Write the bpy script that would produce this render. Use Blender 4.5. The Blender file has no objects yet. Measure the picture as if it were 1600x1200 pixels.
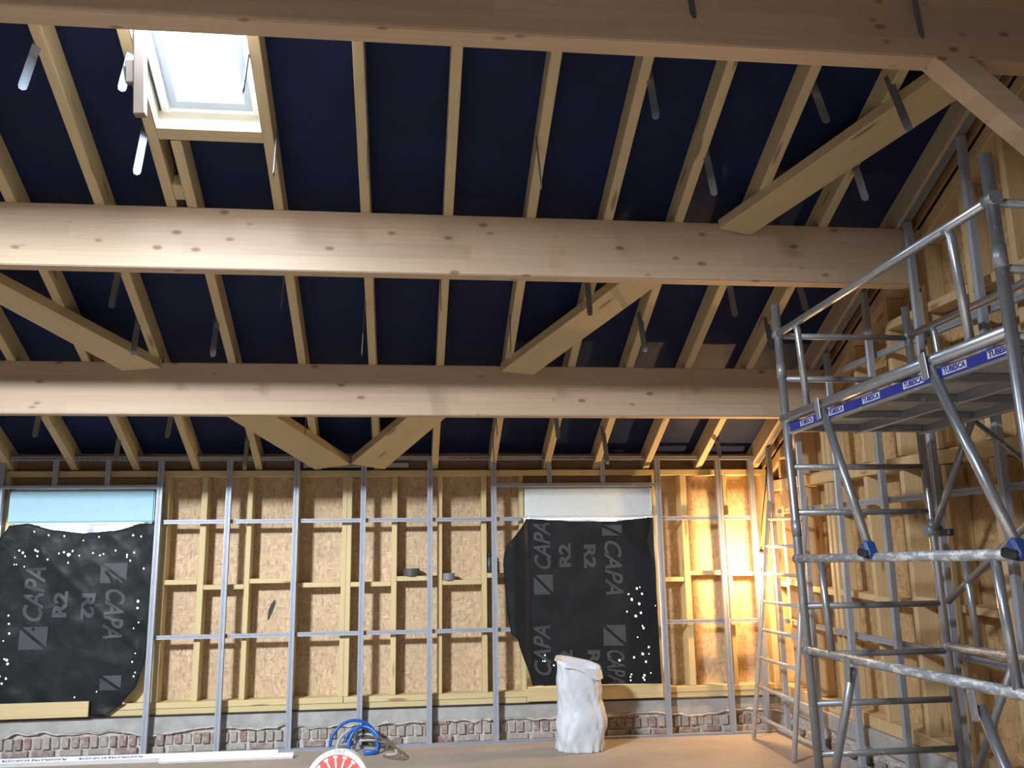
import bpy, bmesh, math, random
from mathutils import Vector, Matrix, noise

sc = bpy.context.scene
col = sc.collection
R = random.Random(7)

# ------------------------------------------------------------------ camera
YAW, PITCH, ROLL = math.radians(6.7426), math.radians(11.5345), math.radians(-0.8669)
FPX, CAMH = 1386.43, 1.541
cy_, sy_, cp_, sp_ = math.cos(YAW), math.sin(YAW), math.cos(PITCH), math.sin(PITCH)
fw = Vector((sy_ * cp_, cy_ * cp_, sp_)); rt = Vector((cy_, -sy_, 0)); up = rt.cross(fw)
c_, s_ = math.cos(ROLL), math.sin(ROLL)
rt2 = c_ * rt + s_ * up; up2 = -s_ * rt + c_ * up
cam = bpy.data.cameras.new('camera'); camo = bpy.data.objects.new('camera', cam)
m = Matrix((rt2, up2, -fw)).transposed().to_4x4(); m.translation = (0, 0, CAMH)
camo.matrix_world = m
cam.sensor_width = 36; cam.lens = FPX / 1600 * 36; cam.clip_end = 200
col.objects.link(camo); sc.camera = camo

# ------------------------------------------------------------------ light
vs = sc.view_settings
vs.view_transform = 'Standard'; vs.look = 'None'; vs.gamma = 1; vs.use_curve_mapping = False
vs.exposure = 0.0
w = bpy.data.worlds.new('world'); sc.world = w; w.use_nodes = True
bg = w.node_tree.nodes['Background']
bg.inputs[0].default_value = (0.9, 0.93, 1.0, 1); bg.inputs[1].default_value = 0.10


def area(name, loc, target, sx, sy, power, color, spread=180):
    l = bpy.data.lights.new(name, 'AREA'); l.shape = 'RECTANGLE'; l.size = sx; l.size_y = sy
    l.energy = power; l.color = color; l.spread = math.radians(spread)
    o = bpy.data.objects.new(name, l); o.location = loc
    o.rotation_euler = (Vector(target) - Vector(loc)).to_track_quat('-Z', 'Y').to_euler()
    col.objects.link(o); return o


# daylight through the roof window in the opposite slope, behind and left of the camera
area('daylight_rear_roof_window', (-5.0, -0.4, 5.36), (-0.9, 8.3, 1.3), 0.9, 0.6, 340, (0.90, 0.95, 1.0), 85)
# daylight through the roof window in view (just inside its pane)
area('daylight_roof_window', (-1.17, 4.46, 4.33), (-1.17, 4.46 - 0.4158, 4.33 - 0.9094), 0.42, 0.75, 85, (0.60, 0.77, 1.0))

# added fill: an unseen lamp brightening the floor so it bounces light up
area('floor_bounce_fill', (-0.6, -0.5, 5.4), (-0.6, -0.2, 0.0), 1.1, 1.0, 300, (0.95, 0.97, 1.0), 75)

# ------------------------------------------------------------------ helpers
SN, CS, CC = 0.4158117, 0.9094507, 5.7071844      # roof: SN*y + CS*z = CC is the underside of the rafters
NV = Vector((0, SN, CS))


def roof(x, y, d=0.0):
    return Vector((x, y, (CC + d - SN * y) / CS))


def new_obj(name, mesh, mat=None, parent=None, mw=None):
    o = bpy.data.objects.new(name, mesh); col.objects.link(o)
    if mat and not mesh.materials: mesh.materials.append(mat)
    if mw is not None: o.matrix_world = mw
    if parent is not None:
        o.parent = parent
        o.matrix_parent_inverse = PW[parent.name].inverted()
    PW[o.name] = mw.copy() if mw is not None else Matrix.Identity(4)
    return o


PW = {}


def tag(o, label, cat, group=None):
    o['label'] = label; o['category'] = cat
    if group: o['group'] = group
    return o


def empty(name, loc):
    o = bpy.data.objects.new(name, None); col.objects.link(o); o.location = loc
    o.empty_display_size = 0.1
    PW[o.name] = Matrix.Translation(Vector(loc)); return o


def structure(o):
    o['kind'] = 'structure'; return o


def bm_mesh(bm, smooth=False):
    me = bpy.data.meshes.new('mesh'); bmesh.ops.recalc_face_normals(bm, faces=bm.faces)
    if smooth:
        for f in bm.faces: f.smooth = True
    bm.to_mesh(me); bm.free(); return me


def add_box(bm, x0, x1, y0, y1, z0, z1):
    v = [bm.verts.new((x, y, z)) for x in (x0, x1) for y in (y0, y1) for z in (z0, z1)]
    for f in ((0, 1, 3, 2), (4, 6, 7, 5), (0, 4, 5, 1), (2, 3, 7, 6), (0, 2, 6, 4), (1, 5, 7, 3)):
        bm.faces.new([v[i] for i in f])
    return v


def frame(p0, p1, upv=(0, 0, 1)):
    """matrix: origin p0, X along p0->p1, Z as near upv as can be"""
    p0, p1 = Vector(p0), Vector(p1)
    X = (p1 - p0).normalized(); U = Vector(upv)
    if abs(X.dot(U)) > 0.98: U = Vector((0, 1, 0)) if abs(X.y) < 0.9 else Vector((1, 0, 0))
    Y = U.cross(X).normalized(); Z = X.cross(Y)
    mm = Matrix((X, Y, Z)).transposed().to_4x4(); mm.translation = p0
    return mm, (p1 - p0).length


def bar(name, p0, p1, wy, wz, mat, parent=None, upv=(0, 0, 1), bev=0.004, oy=0.5, oz=0.5):
    """squared bar along p0->p1; wy x wz section, oy/oz = where p0-p1 sits in the section"""
    mw, L = frame(p0, p1, upv)
    bm = bmesh.new(); add_box(bm, 0, L, -wy * oy, wy * (1 - oy), -wz * oz, wz * (1 - oz))
    if bev:
        bmesh.ops.bevel(bm, geom=list(bm.edges), offset=bev, segments=1, affect='EDGES')
    return new_obj(name, bm_mesh(bm), mat, parent, mw)


def box(name, x0, x1, y0, y1, z0, z1, mat, parent=None, bev=0.003):
    """axis aligned box whose local X runs along its longest side (for the grain)"""
    d = [x1 - x0, y1 - y0, z1 - z0]; k = d.index(max(d))
    cx, cy, cz = (x0 + x1) / 2, (y0 + y1) / 2, (z0 + z1) / 2
    if k == 0: return bar(name, (x0, cy, cz), (x1, cy, cz), d[1], d[2], mat, parent, (0, 0, 1), bev)
    if k == 1: return bar(name, (cx, y0, cz), (cx, y1, cz), d[0], d[2], mat, parent, (0, 0, 1), bev)
    return bar(name, (cx, cy, z0), (cx, cy, z1), d[0], d[1], mat, parent, (0, 1, 0), bev)


def tube_bm(bm, pts, r, n=10, cap=True):
    pts = [Vector(p) for p in pts]; rings = []
    T0 = (pts[1] - pts[0]).normalized()
    U = Vector((0, 0, 1)) if abs(T0.z) < 0.9 else Vector((1, 0, 0))
    for i, p in enumerate(pts):
        T = (pts[min(i + 1, len(pts) - 1)] - pts[max(i - 1, 0)]).normalized()
        A = T.cross(U).normalized(); B = A.cross(T).normalized(); U = B
        rings.append([bm.verts.new(p + (A * math.cos(2 * math.pi * k / n) + B * math.sin(2 * math.pi * k / n)) * r) for k in range(n)])
    for a, b in zip(rings, rings[1:]):
        for k in range(n): bm.faces.new((a[k], a[(k + 1) % n], b[(k + 1) % n], b[k]))
    if cap:
        bm.faces.new(rings[0][::-1]); bm.faces.new(rings[-1])


def tube(name, pts, r, mat, parent=None, n=12):
    bm = bmesh.new(); tube_bm(bm, pts, r, n); me = bm_mesh(bm)
    for f in me.polygons: f.use_smooth = len(f.vertices) == 4
    return new_obj(name, me, mat, parent)


def pipe(name, p0, p1, r, mat, parent=None, n=14, hollow=False):
    """straight tube; hollow ones get an open dark mouth at both ends"""
    mw, L = frame(p0, p1); bm = bmesh.new()
    prof = [(0, r), (L, r)]
    if hollow: prof = [(0.06, r * .82), (0, r * .82), (0, r), (L, r), (L, r * .82), (L - .06, r * .82)]
    rings = [[bm.verts.new((x, math.cos(2 * math.pi * k / n) * q, math.sin(2 * math.pi * k / n) * q)) for k in range(n)] for x, q in prof]
    for a, b in zip(rings, rings[1:]):
        for k in range(n): bm.faces.new((a[k], a[(k + 1) % n], b[(k + 1) % n], b[k]))
    bm.faces.new(rings[0][::-1]); bm.faces.new(rings[-1])
    me = bm_mesh(bm)
    for f in me.polygons: f.use_smooth = len(f.vertices) == 4
    return new_obj(name, me, mat, parent, mw)


def prism(name, poly, axis, a0, a1, mat, parent=None, bev=0):
    """polygon in the plane across `axis` ('x': (y,z), 'y': (x,z)) extruded a0..a1"""
    bm = bmesh.new()
    def P(u, v, a): return (a, u, v) if axis == 'x' else (u, a, v)
    A = [bm.verts.new(P(u, v, a0)) for u, v in poly]; B = [bm.verts.new(P(u, v, a1)) for u, v in poly]
    bm.faces.new(A); bm.faces.new(B[::-1])
    n = len(poly)
    for i in range(n): bm.faces.new((A[i], A[(i + 1) % n], B[(i + 1) % n], B[i]))
    if bev: bmesh.ops.bevel(bm, geom=list(bm.edges), offset=bev, segments=1, affect='EDGES')
    return new_obj(name, bm_mesh(bm), mat, parent)


def channel(name, p0, p1, wd, dp, mat, parent=None, face=(0, -1, 0)):
    """galvanised C profile: `face` is where its ribbed web looks"""
    t = 0.0022
    mw, L = frame(p0, p1, face)          # local Z = face direction
    h = wd / 2
    out = [(-h, -dp), (-h, 0), (-h * .42, 0), (-h * .34, -t * 1.6), (-h * .1, -t * 1.6), (0, 0), (h * .1, -t * 1.6), (h * .34, -t * 1.6), (h * .42, 0), (h, 0), (h, -dp), (h - .006, -dp)]
    inn = [(h - .006, -dp + t), (h - t, -dp + t), (h - t, -t * 2.6), (-h + t, -t * 2.6), (-h + t, -dp + t), (-h + .006, -dp + t), (-h + .006, -dp)]
    poly = out + inn
    bm = bmesh.new()
    A = [bm.verts.new((0, u, v)) for u, v in poly]; B = [bm.verts.new((L, u, v)) for u, v in poly]
    n = len(poly)
    for i in range(n): bm.faces.new((A[i], A[(i + 1) % n], B[(i + 1) % n], B[i]))
    bm.faces.new(A[::-1]); bm.faces.new(B)
    bmesh.ops.triangulate(bm, faces=[f for f in bm.faces if len(f.verts) > 4])
    return new_obj(name, bm_mesh(bm), mat, parent, mw)


def text_obj(name, body, size, mw, mat, parent, fit=None, shear=0.0, project=None, ext=0.0006, bold=0.0):
    cu = bpy.data.curves.new('t', 'FONT'); cu.body = body; cu.size = size; cu.extrude = ext
    cu.align_x = 'CENTER'; cu.align_y = 'CENTER'; cu.shear = shear; cu.offset = bold; cu.resolution_u = 3
    t = bpy.data.objects.new('t', cu); col.objects.link(t)
    bpy.context.view_layer.update()
    me = bpy.data.meshes.new_from_object(t.evaluated_get(bpy.context.evaluated_depsgraph_get()))
    bpy.data.objects.remove(t); bpy.data.curves.remove(cu)
    if fit:
        xs = [v.co.x for v in me.vertices]; ys = [v.co.y for v in me.vertices]
        kx = fit[0] / (max(xs) - min(xs)); ky = fit[1] / (max(ys) - min(ys))
        for v in me.vertices: v.co.x *= kx; v.co.y *= ky
    if project:
        for v in me.vertices:
            p = mw @ v.co; p.y = project(p.x, p.z) - 0.004 + v.co.z; v.co = p
        mw = Matrix.Identity(4)
    me.materials.clear()
    return new_obj(name, me, mat, parent, mw)


# ------------------------------------------------------------------ materials
def nodes(name):
    mt = bpy.data.materials.new(name); mt.use_nodes = True
    nt = mt.node_tree; return mt, nt, nt.nodes['Principled BSDF']


def N(nt, typ, **kw):
    n = nt.nodes.new(typ)
    for k, v in kw.items():
        if k in n.inputs: n.inputs[k].default_value = v
        else: setattr(n, k, v)
    return n


def ramp(nt, fac, stops):
    r = nt.nodes.new('ShaderNodeValToRGB'); e = r.color_ramp.elements
    while len(e) < len(stops): e.new(0.5)
    for q, (p, c) in zip(e, stops): q.position = p; q.color = (*c, 1)
    nt.links.new(fac, r.inputs[0]); return r.outputs[0]


def mixc(nt, fac, a, b, mode='MIX'):
    n = nt.nodes.new('ShaderNodeMix'); n.data_type = 'RGBA'; n.blend_type = mode
    for i, s in ((0, fac), (6, a), (7, b)):
        if hasattr(s, 'links'): nt.links.new(s, n.inputs[i])
        elif i == 0: n.inputs[0].default_value = s
        else: n.inputs[i].default_value = (*s, 1)
    return n.outputs[2]


def coords(nt, scale, rnd=True, rot=(0, 0, 0)):
    tc = nt.nodes.new('ShaderNodeTexCoord'); o = tc.outputs['Object']
    if rnd:
        oi = nt.nodes.new('ShaderNodeObjectInfo')
        mu = N(nt, 'ShaderNodeMath', operation='MULTIPLY'); mu.inputs[1].default_value = 37.0
        nt.links.new(oi.outputs['Random'], mu.inputs[0])
        ad = N(nt, 'ShaderNodeVectorMath', operation='ADD')
        nt.links.new(o, ad.inputs[0]); nt.links.new(mu.outputs[0], ad.inputs[1]); o = ad.outputs[0]
    mp = nt.nodes.new('ShaderNodeMapping'); mp.inputs['Scale'].default_value = scale; mp.inputs['Rotation'].default_value = rot
    nt.links.new(o, mp.inputs['Vector']); return mp.outputs[0]


def tex(nt, kind, vec, **kw):
    n = N(nt, kind, **kw); nt.links.new(vec, n.inputs['Vector']); return n


def bump(nt, bs, h, strength=0.3, dist=0.01):
    b = nt.nodes.new('ShaderNodeBump'); b.inputs['Strength'].default_value = strength; b.inputs['Distance'].default_value = dist
    nt.links.new(h, b.inputs['Height']); nt.links.new(b.outputs[0], bs.inputs['Normal'])


def wood(name, c0, c1, knot=(0.2, 0.09, 0.04), knots=(1.5, 9, 9), glulam=False, rough=0.62, stain=None):
    mt, nt, bs = nodes(name)
    g = tex(nt, 'ShaderNodeTexNoise', coords(nt, (0.8, 26, 26)), Scale=1.6, Detail=5.0, Roughness=0.6)
    colr = ramp(nt, g.outputs['Fac'], [(0.3, c0), (0.72, c1)])
    v = tex(nt, 'ShaderNodeTexNoise', coords(nt, (0.5, 2.2, 2.2)), Scale=1.4, Detail=2.0)
    colr = mixc(nt, ramp(nt, v.outputs['Fac'], [(0.42, (0, 0, 0)), (0.75, (0.35, 0.35, 0.35))]), colr, tuple(q * .72 for q in c0))
    if glulam:
        tc = nt.nodes.new('ShaderNodeTexCoord'); sp = nt.nodes.new('ShaderNodeSeparateXYZ'); nt.links.new(tc.outputs['Object'], sp.inputs[0])
        dv = N(nt, 'ShaderNodeMath', operation='MULTIPLY'); dv.inputs[1].default_value = 10.0; nt.links.new(sp.outputs['Z'], dv.inputs[0])
        fl = N(nt, 'ShaderNodeMath', operation='FLOOR'); nt.links.new(dv.outputs[0], fl.inputs[0])
        xd = N(nt, 'ShaderNodeMath', operation='MULTIPLY'); xd.inputs[1].default_value = 0.55; nt.links.new(sp.outputs['X'], xd.inputs[0])
        xf = N(nt, 'ShaderNodeMath', operation='MULTIPLY_ADD'); xf.inputs[1].default_value = 0.37; nt.links.new(fl.outputs[0], xf.inputs[0]); nt.links.new(xd.outputs[0], xf.inputs[2])
        xf2 = N(nt, 'ShaderNodeMath', operation='FLOOR'); nt.links.new(xf.outputs[0], xf2.inputs[0])
        cb = nt.nodes.new('ShaderNodeCombineXYZ'); nt.links.new(xf2.outputs[0], cb.inputs[0]); nt.links.new(fl.outputs[0], cb.inputs[2])
        wn = nt.nodes.new('ShaderNodeTexWhiteNoise'); nt.links.new(cb.outputs[0], wn.inputs['Vector'])
        colr = mixc(nt, ramp(nt, wn.outputs['Value'], [(0.0, (0, 0, 0)), (1.0, (0.3, 0.3, 0.3))]), colr, tuple(q * .62 for q in c1))
        fr = N(nt, 'ShaderNodeMath', operation='FRACT'); nt.links.new(dv.outputs[0], fr.inputs[0])
        colr = mixc(nt, ramp(nt, fr.outputs[0], [(0.0, (0.3, 0.3, 0.3)), (0.03, (0, 0, 0))]), colr, tuple(q * .5 for q in c0))
        # brown water stains crossing the beam
        ws = tex(nt, 'ShaderNodeTexNoise', coords(nt, (1.1, 0.3, 0.7)), Scale=2.1, Detail=4.0, Roughness=0.65)
        colr = mixc(nt, ramp(nt, ws.outputs['Fac'], [(0.63, (0, 0, 0)), (0.70, (0.3, 0.3, 0.3))]), colr, (0.42, 0.22, 0.1))
    vo = tex(nt, 'ShaderNodeTexVoronoi', coords(nt, knots), Scale=1.0)
    colr = mixc(nt, ramp(nt, vo.outputs['Distance'], [(0.08, (0.75, 0.75, 0.75)), (0.17, (0, 0, 0))]), colr, knot)
    nt.links.new(colr, bs.inputs['Base Color']); bs.inputs['Roughness'].default_value = rough
    bump(nt, bs, g.outputs['Fac'], 0.12, 0.003)
    return mt


def osb(name, tint):
    mt, nt, bs = nodes(name)
    tc = nt.nodes.new('ShaderNodeTexCoord')
    base = None
    for i, (rot, sc_) in enumerate((((0.2, 0.5, 0.7), (16, 62, 66)), ((-0.4, -0.9, -0.5), (66, 50, 18)), ((0.9, 1.3, 0.2), (60, 20, 26)))):
        mp = nt.nodes.new('ShaderNodeMapping'); mp.inputs['Rotation'].default_value = rot; mp.inputs['Scale'].default_value = sc_
        nt.links.new(tc.outputs['Object'], mp.inputs['Vector'])
        v = tex(nt, 'ShaderNodeTexVoronoi', mp.outputs[0], Scale=1.0, Randomness=1.0)
        s = nt.nodes.new('ShaderNodeSeparateColor'); nt.links.new(v.outputs['Color'], s.inputs[0])
        c = ramp(nt, s.outputs[0], [(0.0, tuple(q * .62 for q in tint)), (0.25, tuple(q * .88 for q in tint)), (0.75, tint), (1.0, tuple(min(1, q * 1.25) for q in tint))])
        if base is None: base = c; hh = s.outputs[0]
        else: base = mixc(nt, ramp(nt, s.outputs[1], [(0.45, (0, 0, 0)), (0.55, (0.85, 0.85, 0.85))]), base, c)
    big = tex(nt, 'ShaderNodeTexNoise', tc.outputs['Object'], Scale=2.2, Detail=3.0)
    base = mixc(nt, ramp(nt, big.outputs['Fac'], [(0.4, (0, 0, 0)), (0.7, (0.3, 0.3, 0.3))]), base, tuple(q * .7 for q in tint))
    nt.links.new(base, bs.inputs['Base Color']); bs.inputs['Roughness'].default_value = 0.6
    bump(nt, bs, hh, 0.15, 0.003); return mt


def metal(name, c, rough=0.42, metallic=0.55, dirt=None, amount=0.5):
    mt, nt, bs = nodes(name)
    n = tex(nt, 'ShaderNodeTexNoise', coords(nt, (6, 14, 14)), Scale=2.0, Detail=4.0, Roughness=0.65)
    cc = ramp(nt, n.outputs['Fac'], [(0.3, tuple(q * .82 for q in c)), (0.7, c)])
    if dirt:
        d = tex(nt, 'ShaderNodeTexNoise', coords(nt, (9, 22, 22)), Scale=1.7, Detail=6.0, Roughness=0.7)
        cc = mixc(nt, ramp(nt, d.outputs['Fac'], [(amount, (0, 0, 0)), (amount + .08, (0.9, 0.9, 0.9))]), cc, dirt)
    nt.links.new(cc, bs.inputs['Base Color']); bs.inputs['Roughness'].default_value = rough; bs.inputs['Metallic'].default_value = metallic
    return mt


def plain(name, c, rough=0.6, var=0.15, scale=12, bmp=0.0, metallic=0.0):
    mt, nt, bs = nodes(name)
    n = tex(nt, 'ShaderNodeTexNoise', coords(nt, (1, 1, 1)), Scale=float(scale), Detail=5.0, Roughness=0.6)
    cc = ramp(nt, n.outputs['Fac'], [(0.3, tuple(q * (1 - var) for q in c)), (0.7, tuple(min(1, q * (1 + var)) for q in c))])
    nt.links.new(cc, bs.inputs['Base Color']); bs.inputs['Roughness'].default_value = rough; bs.inputs['Metallic'].default_value = metallic
    if bmp: bump(nt, bs, n.outputs['Fac'], bmp, 0.02)
    return mt


def glow(name, c, strength):
    mt, nt, bs = nodes(name)
    bs.inputs['Base Color'].default_value = (*c, 1); bs.inputs['Emission Color'].default_value = (*c, 1)
    bs.inputs['Emission Strength'].default_value = strength; return mt


GLULAM = wood('glulam_spruce', (0.60, 0.46, 0.33), (0.52, 0.38, 0.26), knots=(4.2, 9, 8.5), glulam=True)
RAFT = wood('rafter_spruce', (0.60, 0.49, 0.29), (0.52, 0.41, 0.23))
YELLOW = wood('treated_pine', (0.63, 0.52, 0.28), (0.56, 0.44, 0.22))
GABLEW = wood('gable_spruce', (0.64, 0.48, 0.27), (0.55, 0.39, 0.20), knots=(2.0, 9, 9))
DARKW = wood('brown_board', (0.33, 0.2, 0.1), (0.24, 0.14, 0.07))
OLDW = wood('weathered_board', (0.5, 0.4, 0.28), (0.36, 0.27, 0.18))
BLOCK_SHADE = wood('shaded_block_wood', (0.2, 0.16, 0.13), (0.15, 0.12, 0.1))  # weathered wood darkened: the backlit block's shade is put into its colour
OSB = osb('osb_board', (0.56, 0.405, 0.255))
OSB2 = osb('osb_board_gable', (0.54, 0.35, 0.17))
GALV = metal('galvanised_steel', (0.42, 0.455, 0.53), 0.42, 0.3)
STRAP = metal('hanger_steel', (0.26, 0.28, 0.31), 0.45, 0.5)
ALU = metal('tower_aluminium', (0.46, 0.48, 0.52), 0.33, 0.75, dirt=(0.78, 0.78, 0.76), amount=0.6)
ALUD = metal('tower_aluminium_dirty', (0.32, 0.33, 0.36), 0.45, 0.5, dirt=(0.66, 0.65, 0.62), amount=0.58)
ALUR = metal('tower_rail_splashed', (0.42, 0.44, 0.47), 0.5, 0.3, dirt=(0.84, 0.84, 0.82), amount=0.5)
LADM = metal('ladder_aluminium', (0.66, 0.67, 0.69), 0.4, 0.4)
DECKM = plain('deck_grey', (0.34, 0.33, 0.31), 0.6, 0.2, 7)
BLUE = plain('blue_plastic', (0.03, 0.075, 0.27), 0.4, 0.1)
BLUET = plain('blue_tape', (0.02, 0.028, 0.25), 0.45, 0.3, 16)
WHITE = plain('white_print', (0.85, 0.86, 0.9), 0.5, 0.03)
LABELW = plain('label_white', (0.55, 0.57, 0.62), 0.5, 0.15, 30)
BLACKP = plain('black_rubber', (0.02, 0.02, 0.022), 0.5, 0.2)
INK = plain('dark_ink', (0.05, 0.06, 0.1), 0.6, 0.1)
MORT = plain('lime_mortar', (0.5, 0.46, 0.42), 0.9, 0.25, 22, 0.6)
CEM = plain('cement_band', (0.36, 0.36, 0.35), 0.85, 0.18, 8, 0.25)
FOAMB = plain('blue_foam', (0.42, 0.68, 0.84), 0.75, 0.04, 20, 0.05)
FOAMW = plain('pale_foam', (0.66, 0.74, 0.76), 0.8, 0.04, 24, 0.25)
PVC = plain('white_pvc', (0.82, 0.84, 0.88), 0.35, 0.03)
LINER = plain('pale_lining', (0.5, 0.45, 0.36), 0.6, 0.06)
TAPE = plain('grey_tape', (0.07, 0.072, 0.08), 0.5, 0.1)
DUCT = plain('silver_tape', (0.2, 0.205, 0.22), 0.4, 0.1)
SACK = plain('white_woven_plastic', (0.62, 0.66, 0.72), 0.5, 0.04, 30, 0.08)
GREYC = plain('grey_conduit', (0.42, 0.42, 0.40), 0.5, 0.1)
BROWNC = plain('brown_cable', (0.16, 0.11, 0.08), 0.5, 0.1)
BLUEC = plain('blue_conduit', (0.01, 0.10, 0.42), 0.32, 0.1)
REDP = plain('red_print', (0.62, 0.1, 0.08), 0.5, 0.06)
YCLIP = plain('yellow_clip', (0.62, 0.42, 0.05), 0.5, 0.2, 40)
PANE = glow('bright_daylight_pane', (0.93, 0.97, 1.0), 1.5)
PANE2 = glow('window_daylight', (0.95, 0.97, 1.0), 6.0)
BULB = glow('lamp_bulb', (1.0, 0.74, 0.36), 60.0)
PRINT = plain('sheet_print', (0.046, 0.053, 0.063), 0.55, 0.1)
PRINT2 = plain('sheet_print_faint', (0.037, 0.043, 0.052), 0.55, 0.1)


def membrane(name, c, rough, bs_=0.35, scale=3.0):
    mt, nt, bs = nodes(name)
    tc = nt.nodes.new('ShaderNodeTexCoord')
    n = tex(nt, 'ShaderNodeTexNoise', tc.outputs['Object'], Scale=scale, Detail=4.0)
    cc = ramp(nt, n.outputs['Fac'], [(0.3, tuple(q * .8 for q in c)), (0.7, tuple(q * 1.2 for q in c))])
    nt.links.new(cc, bs.inputs['Base Color']); bs.inputs['Roughness'].default_value = rough
    bs.inputs['Specular IOR Level'].default_value = 0.18 if scale < 3.5 else 0.28; bump(nt, bs, n.outputs['Fac'], bs_, 0.03); return mt


ROOFM = membrane('roof_underlay', (0.009, 0.017, 0.062), 0.6)
SHEETM = membrane('black_sheet', (0.027, 0.031, 0.036), 0.42, 0.4, 4)


def brickmat():
    mt, nt, bs = nodes('dusty_brick')
    oi = nt.nodes.new('ShaderNodeObjectInfo')
    c0 = ramp(nt, oi.outputs['Random'], [(0.0, (0.33, 0.30, 0.28)), (0.4, (0.36, 0.32, 0.29)), (0.6, (0.25, 0.19, 0.17)), (0.85, (0.28, 0.165, 0.14)), (1.0, (0.26, 0.21, 0.20))])
    n = tex(nt, 'ShaderNodeTexNoise', coords(nt, (1, 1, 1)), Scale=26.0, Detail=6.0, Roughness=0.7)
    cc = mixc(nt, ramp(nt, n.outputs['Fac'], [(0.48, (0, 0, 0)), (0.62, (0.85, 0.85, 0.85))]), c0, (0.46, 0.42, 0.38))
    nt.links.new(cc, bs.inputs['Base Color']); bs.inputs['Roughness'].default_value = 0.9
    bump(nt, bs, n.outputs['Fac'], 0.5, 0.01); return mt


BRICK = brickmat()


def floormat():
    mt, nt, bs = nodes('dusty_floor')
    tc = nt.nodes.new('ShaderNodeTexCoord')
    a = tex(nt, 'ShaderNodeTexNoise', tc.outputs['Object'], Scale=1.3, Detail=6.0, Roughness=0.65)
    b = tex(nt, 'ShaderNodeTexNoise', tc.outputs['Object'], Scale=28.0, Detail=4.0)
    cc = ramp(nt, a.outputs['Fac'], [(0.3, (0.33, 0.27, 0.22)), (0.55, (0.41, 0.34, 0.28)), (0.75, (0.47, 0.40, 0.34))])
    cc = mixc(nt, ramp(nt, b.outputs['Fac'], [(0.55, (0, 0, 0)), (0.75, (0.3, 0.3, 0.3))]), cc, (0.3, 0.22, 0.17))
    nt.links.new(cc, bs.inputs['Base Color']); bs.inputs['Roughness'].default_value = 0.85
    bump(nt, bs, b.outputs['Fac'], 0.15, 0.004); return mt


FLOOR = floormat()

# ------------------------------------------------------------------ the setting
XL, XG = -6.2, 3.5              # left end of what is built, front of the gable framing
TF, OB = 8.375, 8.53            # front of the far wall framing, face of its boards
YM = 8.27                       # face of the metal studs
YR = 0.86                       # ridge

bm = bmesh.new(); add_box(bm, XL, 3.8, -3.0, 8.7, -0.08, 0)
structure(new_obj('floor', bm_mesh(bm), FLOOR))

# roof: underlay (ceiling) with rafters as its pieces; the opposite slope carries the rear roof window
bm = bmesh.new()
nx, ny = 120, 60
SKX0, SKX1, SKY0, SKY1 = -1.46, -0.88, 3.86, 5.0
xs = [XL + (3.7 - XL) * i / nx for i in range(nx + 1)]
ys = [YR + (8.62 - YR) * i / ny for i in range(ny + 1)]
rafx = [-5.74, -5.2, -4.66, -4.12, -3.57, -3.02, -2.48, -1.96, -1.40, -0.862, -0.32, 0.217, 0.762, 1.277, 1.757, 2.256, 2.78, 3.33]


def sag(x, y):
    near = min(abs(x - (q + 0.03)) for q in rafx)
    k = min(1, max(0, (near - 0.05) / 0.15))
    s = 0.012 * noise.noise(Vector((x * 1.3, y * 1.7, 3))) + 0.006 * noise.noise(Vector((x * 4, y * 5, 1)))
    # overlap seams of the underlay run along the roof
    for ysm in (4.95, 6.75, 7.9):
        dd = (y - ysm - 0.03 * noise.noise(Vector((x, 0, ysm)))) / 0.05
        s -= 0.012 * math.exp(-dd * dd)
    if y > 6.2: s += 0.02 * noise.noise(Vector((x * 0.9, y * 6, 9))) * min(1, (y - 6.2) / .6)
    return 0.175 + k * s


grid = [[bm.verts.new(roof(x, y, sag(x, y))) for y in ys] for x in xs]
for i in range(nx):
    for j in range(ny):
        mx, my = (xs[i] + xs[i + 1]) / 2, (ys[j] + ys[j + 1]) / 2
        if SKX0 < mx < SKX1 and SKY0 < my < SKY1 - 0.06: continue
        bm.faces.new((grid[i][j], grid[i][j + 1], grid[i + 1][j + 1], grid[i + 1][j]))
zr = roof(0, YR, 0.175).z


def opp(x, y): return Vector((x, y, zr - (YR - y) * SN / CS))


for (x0, x1, y0, y1) in ((XL, -5.55, -3, YR), (-4.45, -1.2, -3, YR), (0.0, 3.7, -3, YR), (-1.2, 0.0, -3, -1.0), (-1.2, 0.0, 0.1, YR), (-5.55, -4.45, -3, -0.95), (-5.55, -4.45, 0.15, YR)):  # openings for the rear roof window and the added floor fill
    bm.faces.new([bm.verts.new(opp(x, y)) for x, y in ((x0, y0), (x1, y0), (x1, y1), (x0, y1))])
me = bm_mesh(bm)
for f in me.polygons: f.use_smooth = True
ceiling = structure(new_obj('ceiling', me, ROOFM))


def rafter(x, y0, y1, wdt=0.062, name='rafter', dep=0.17, mat=RAFT, d0=0.0):
    return bar(name, roof(x + wdt / 2, y1, d0 + dep / 2), roof(x + wdt / 2, y0, d0 + dep / 2), wdt, dep, mat, ceiling, (0, SN, CS), 0.004)


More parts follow.
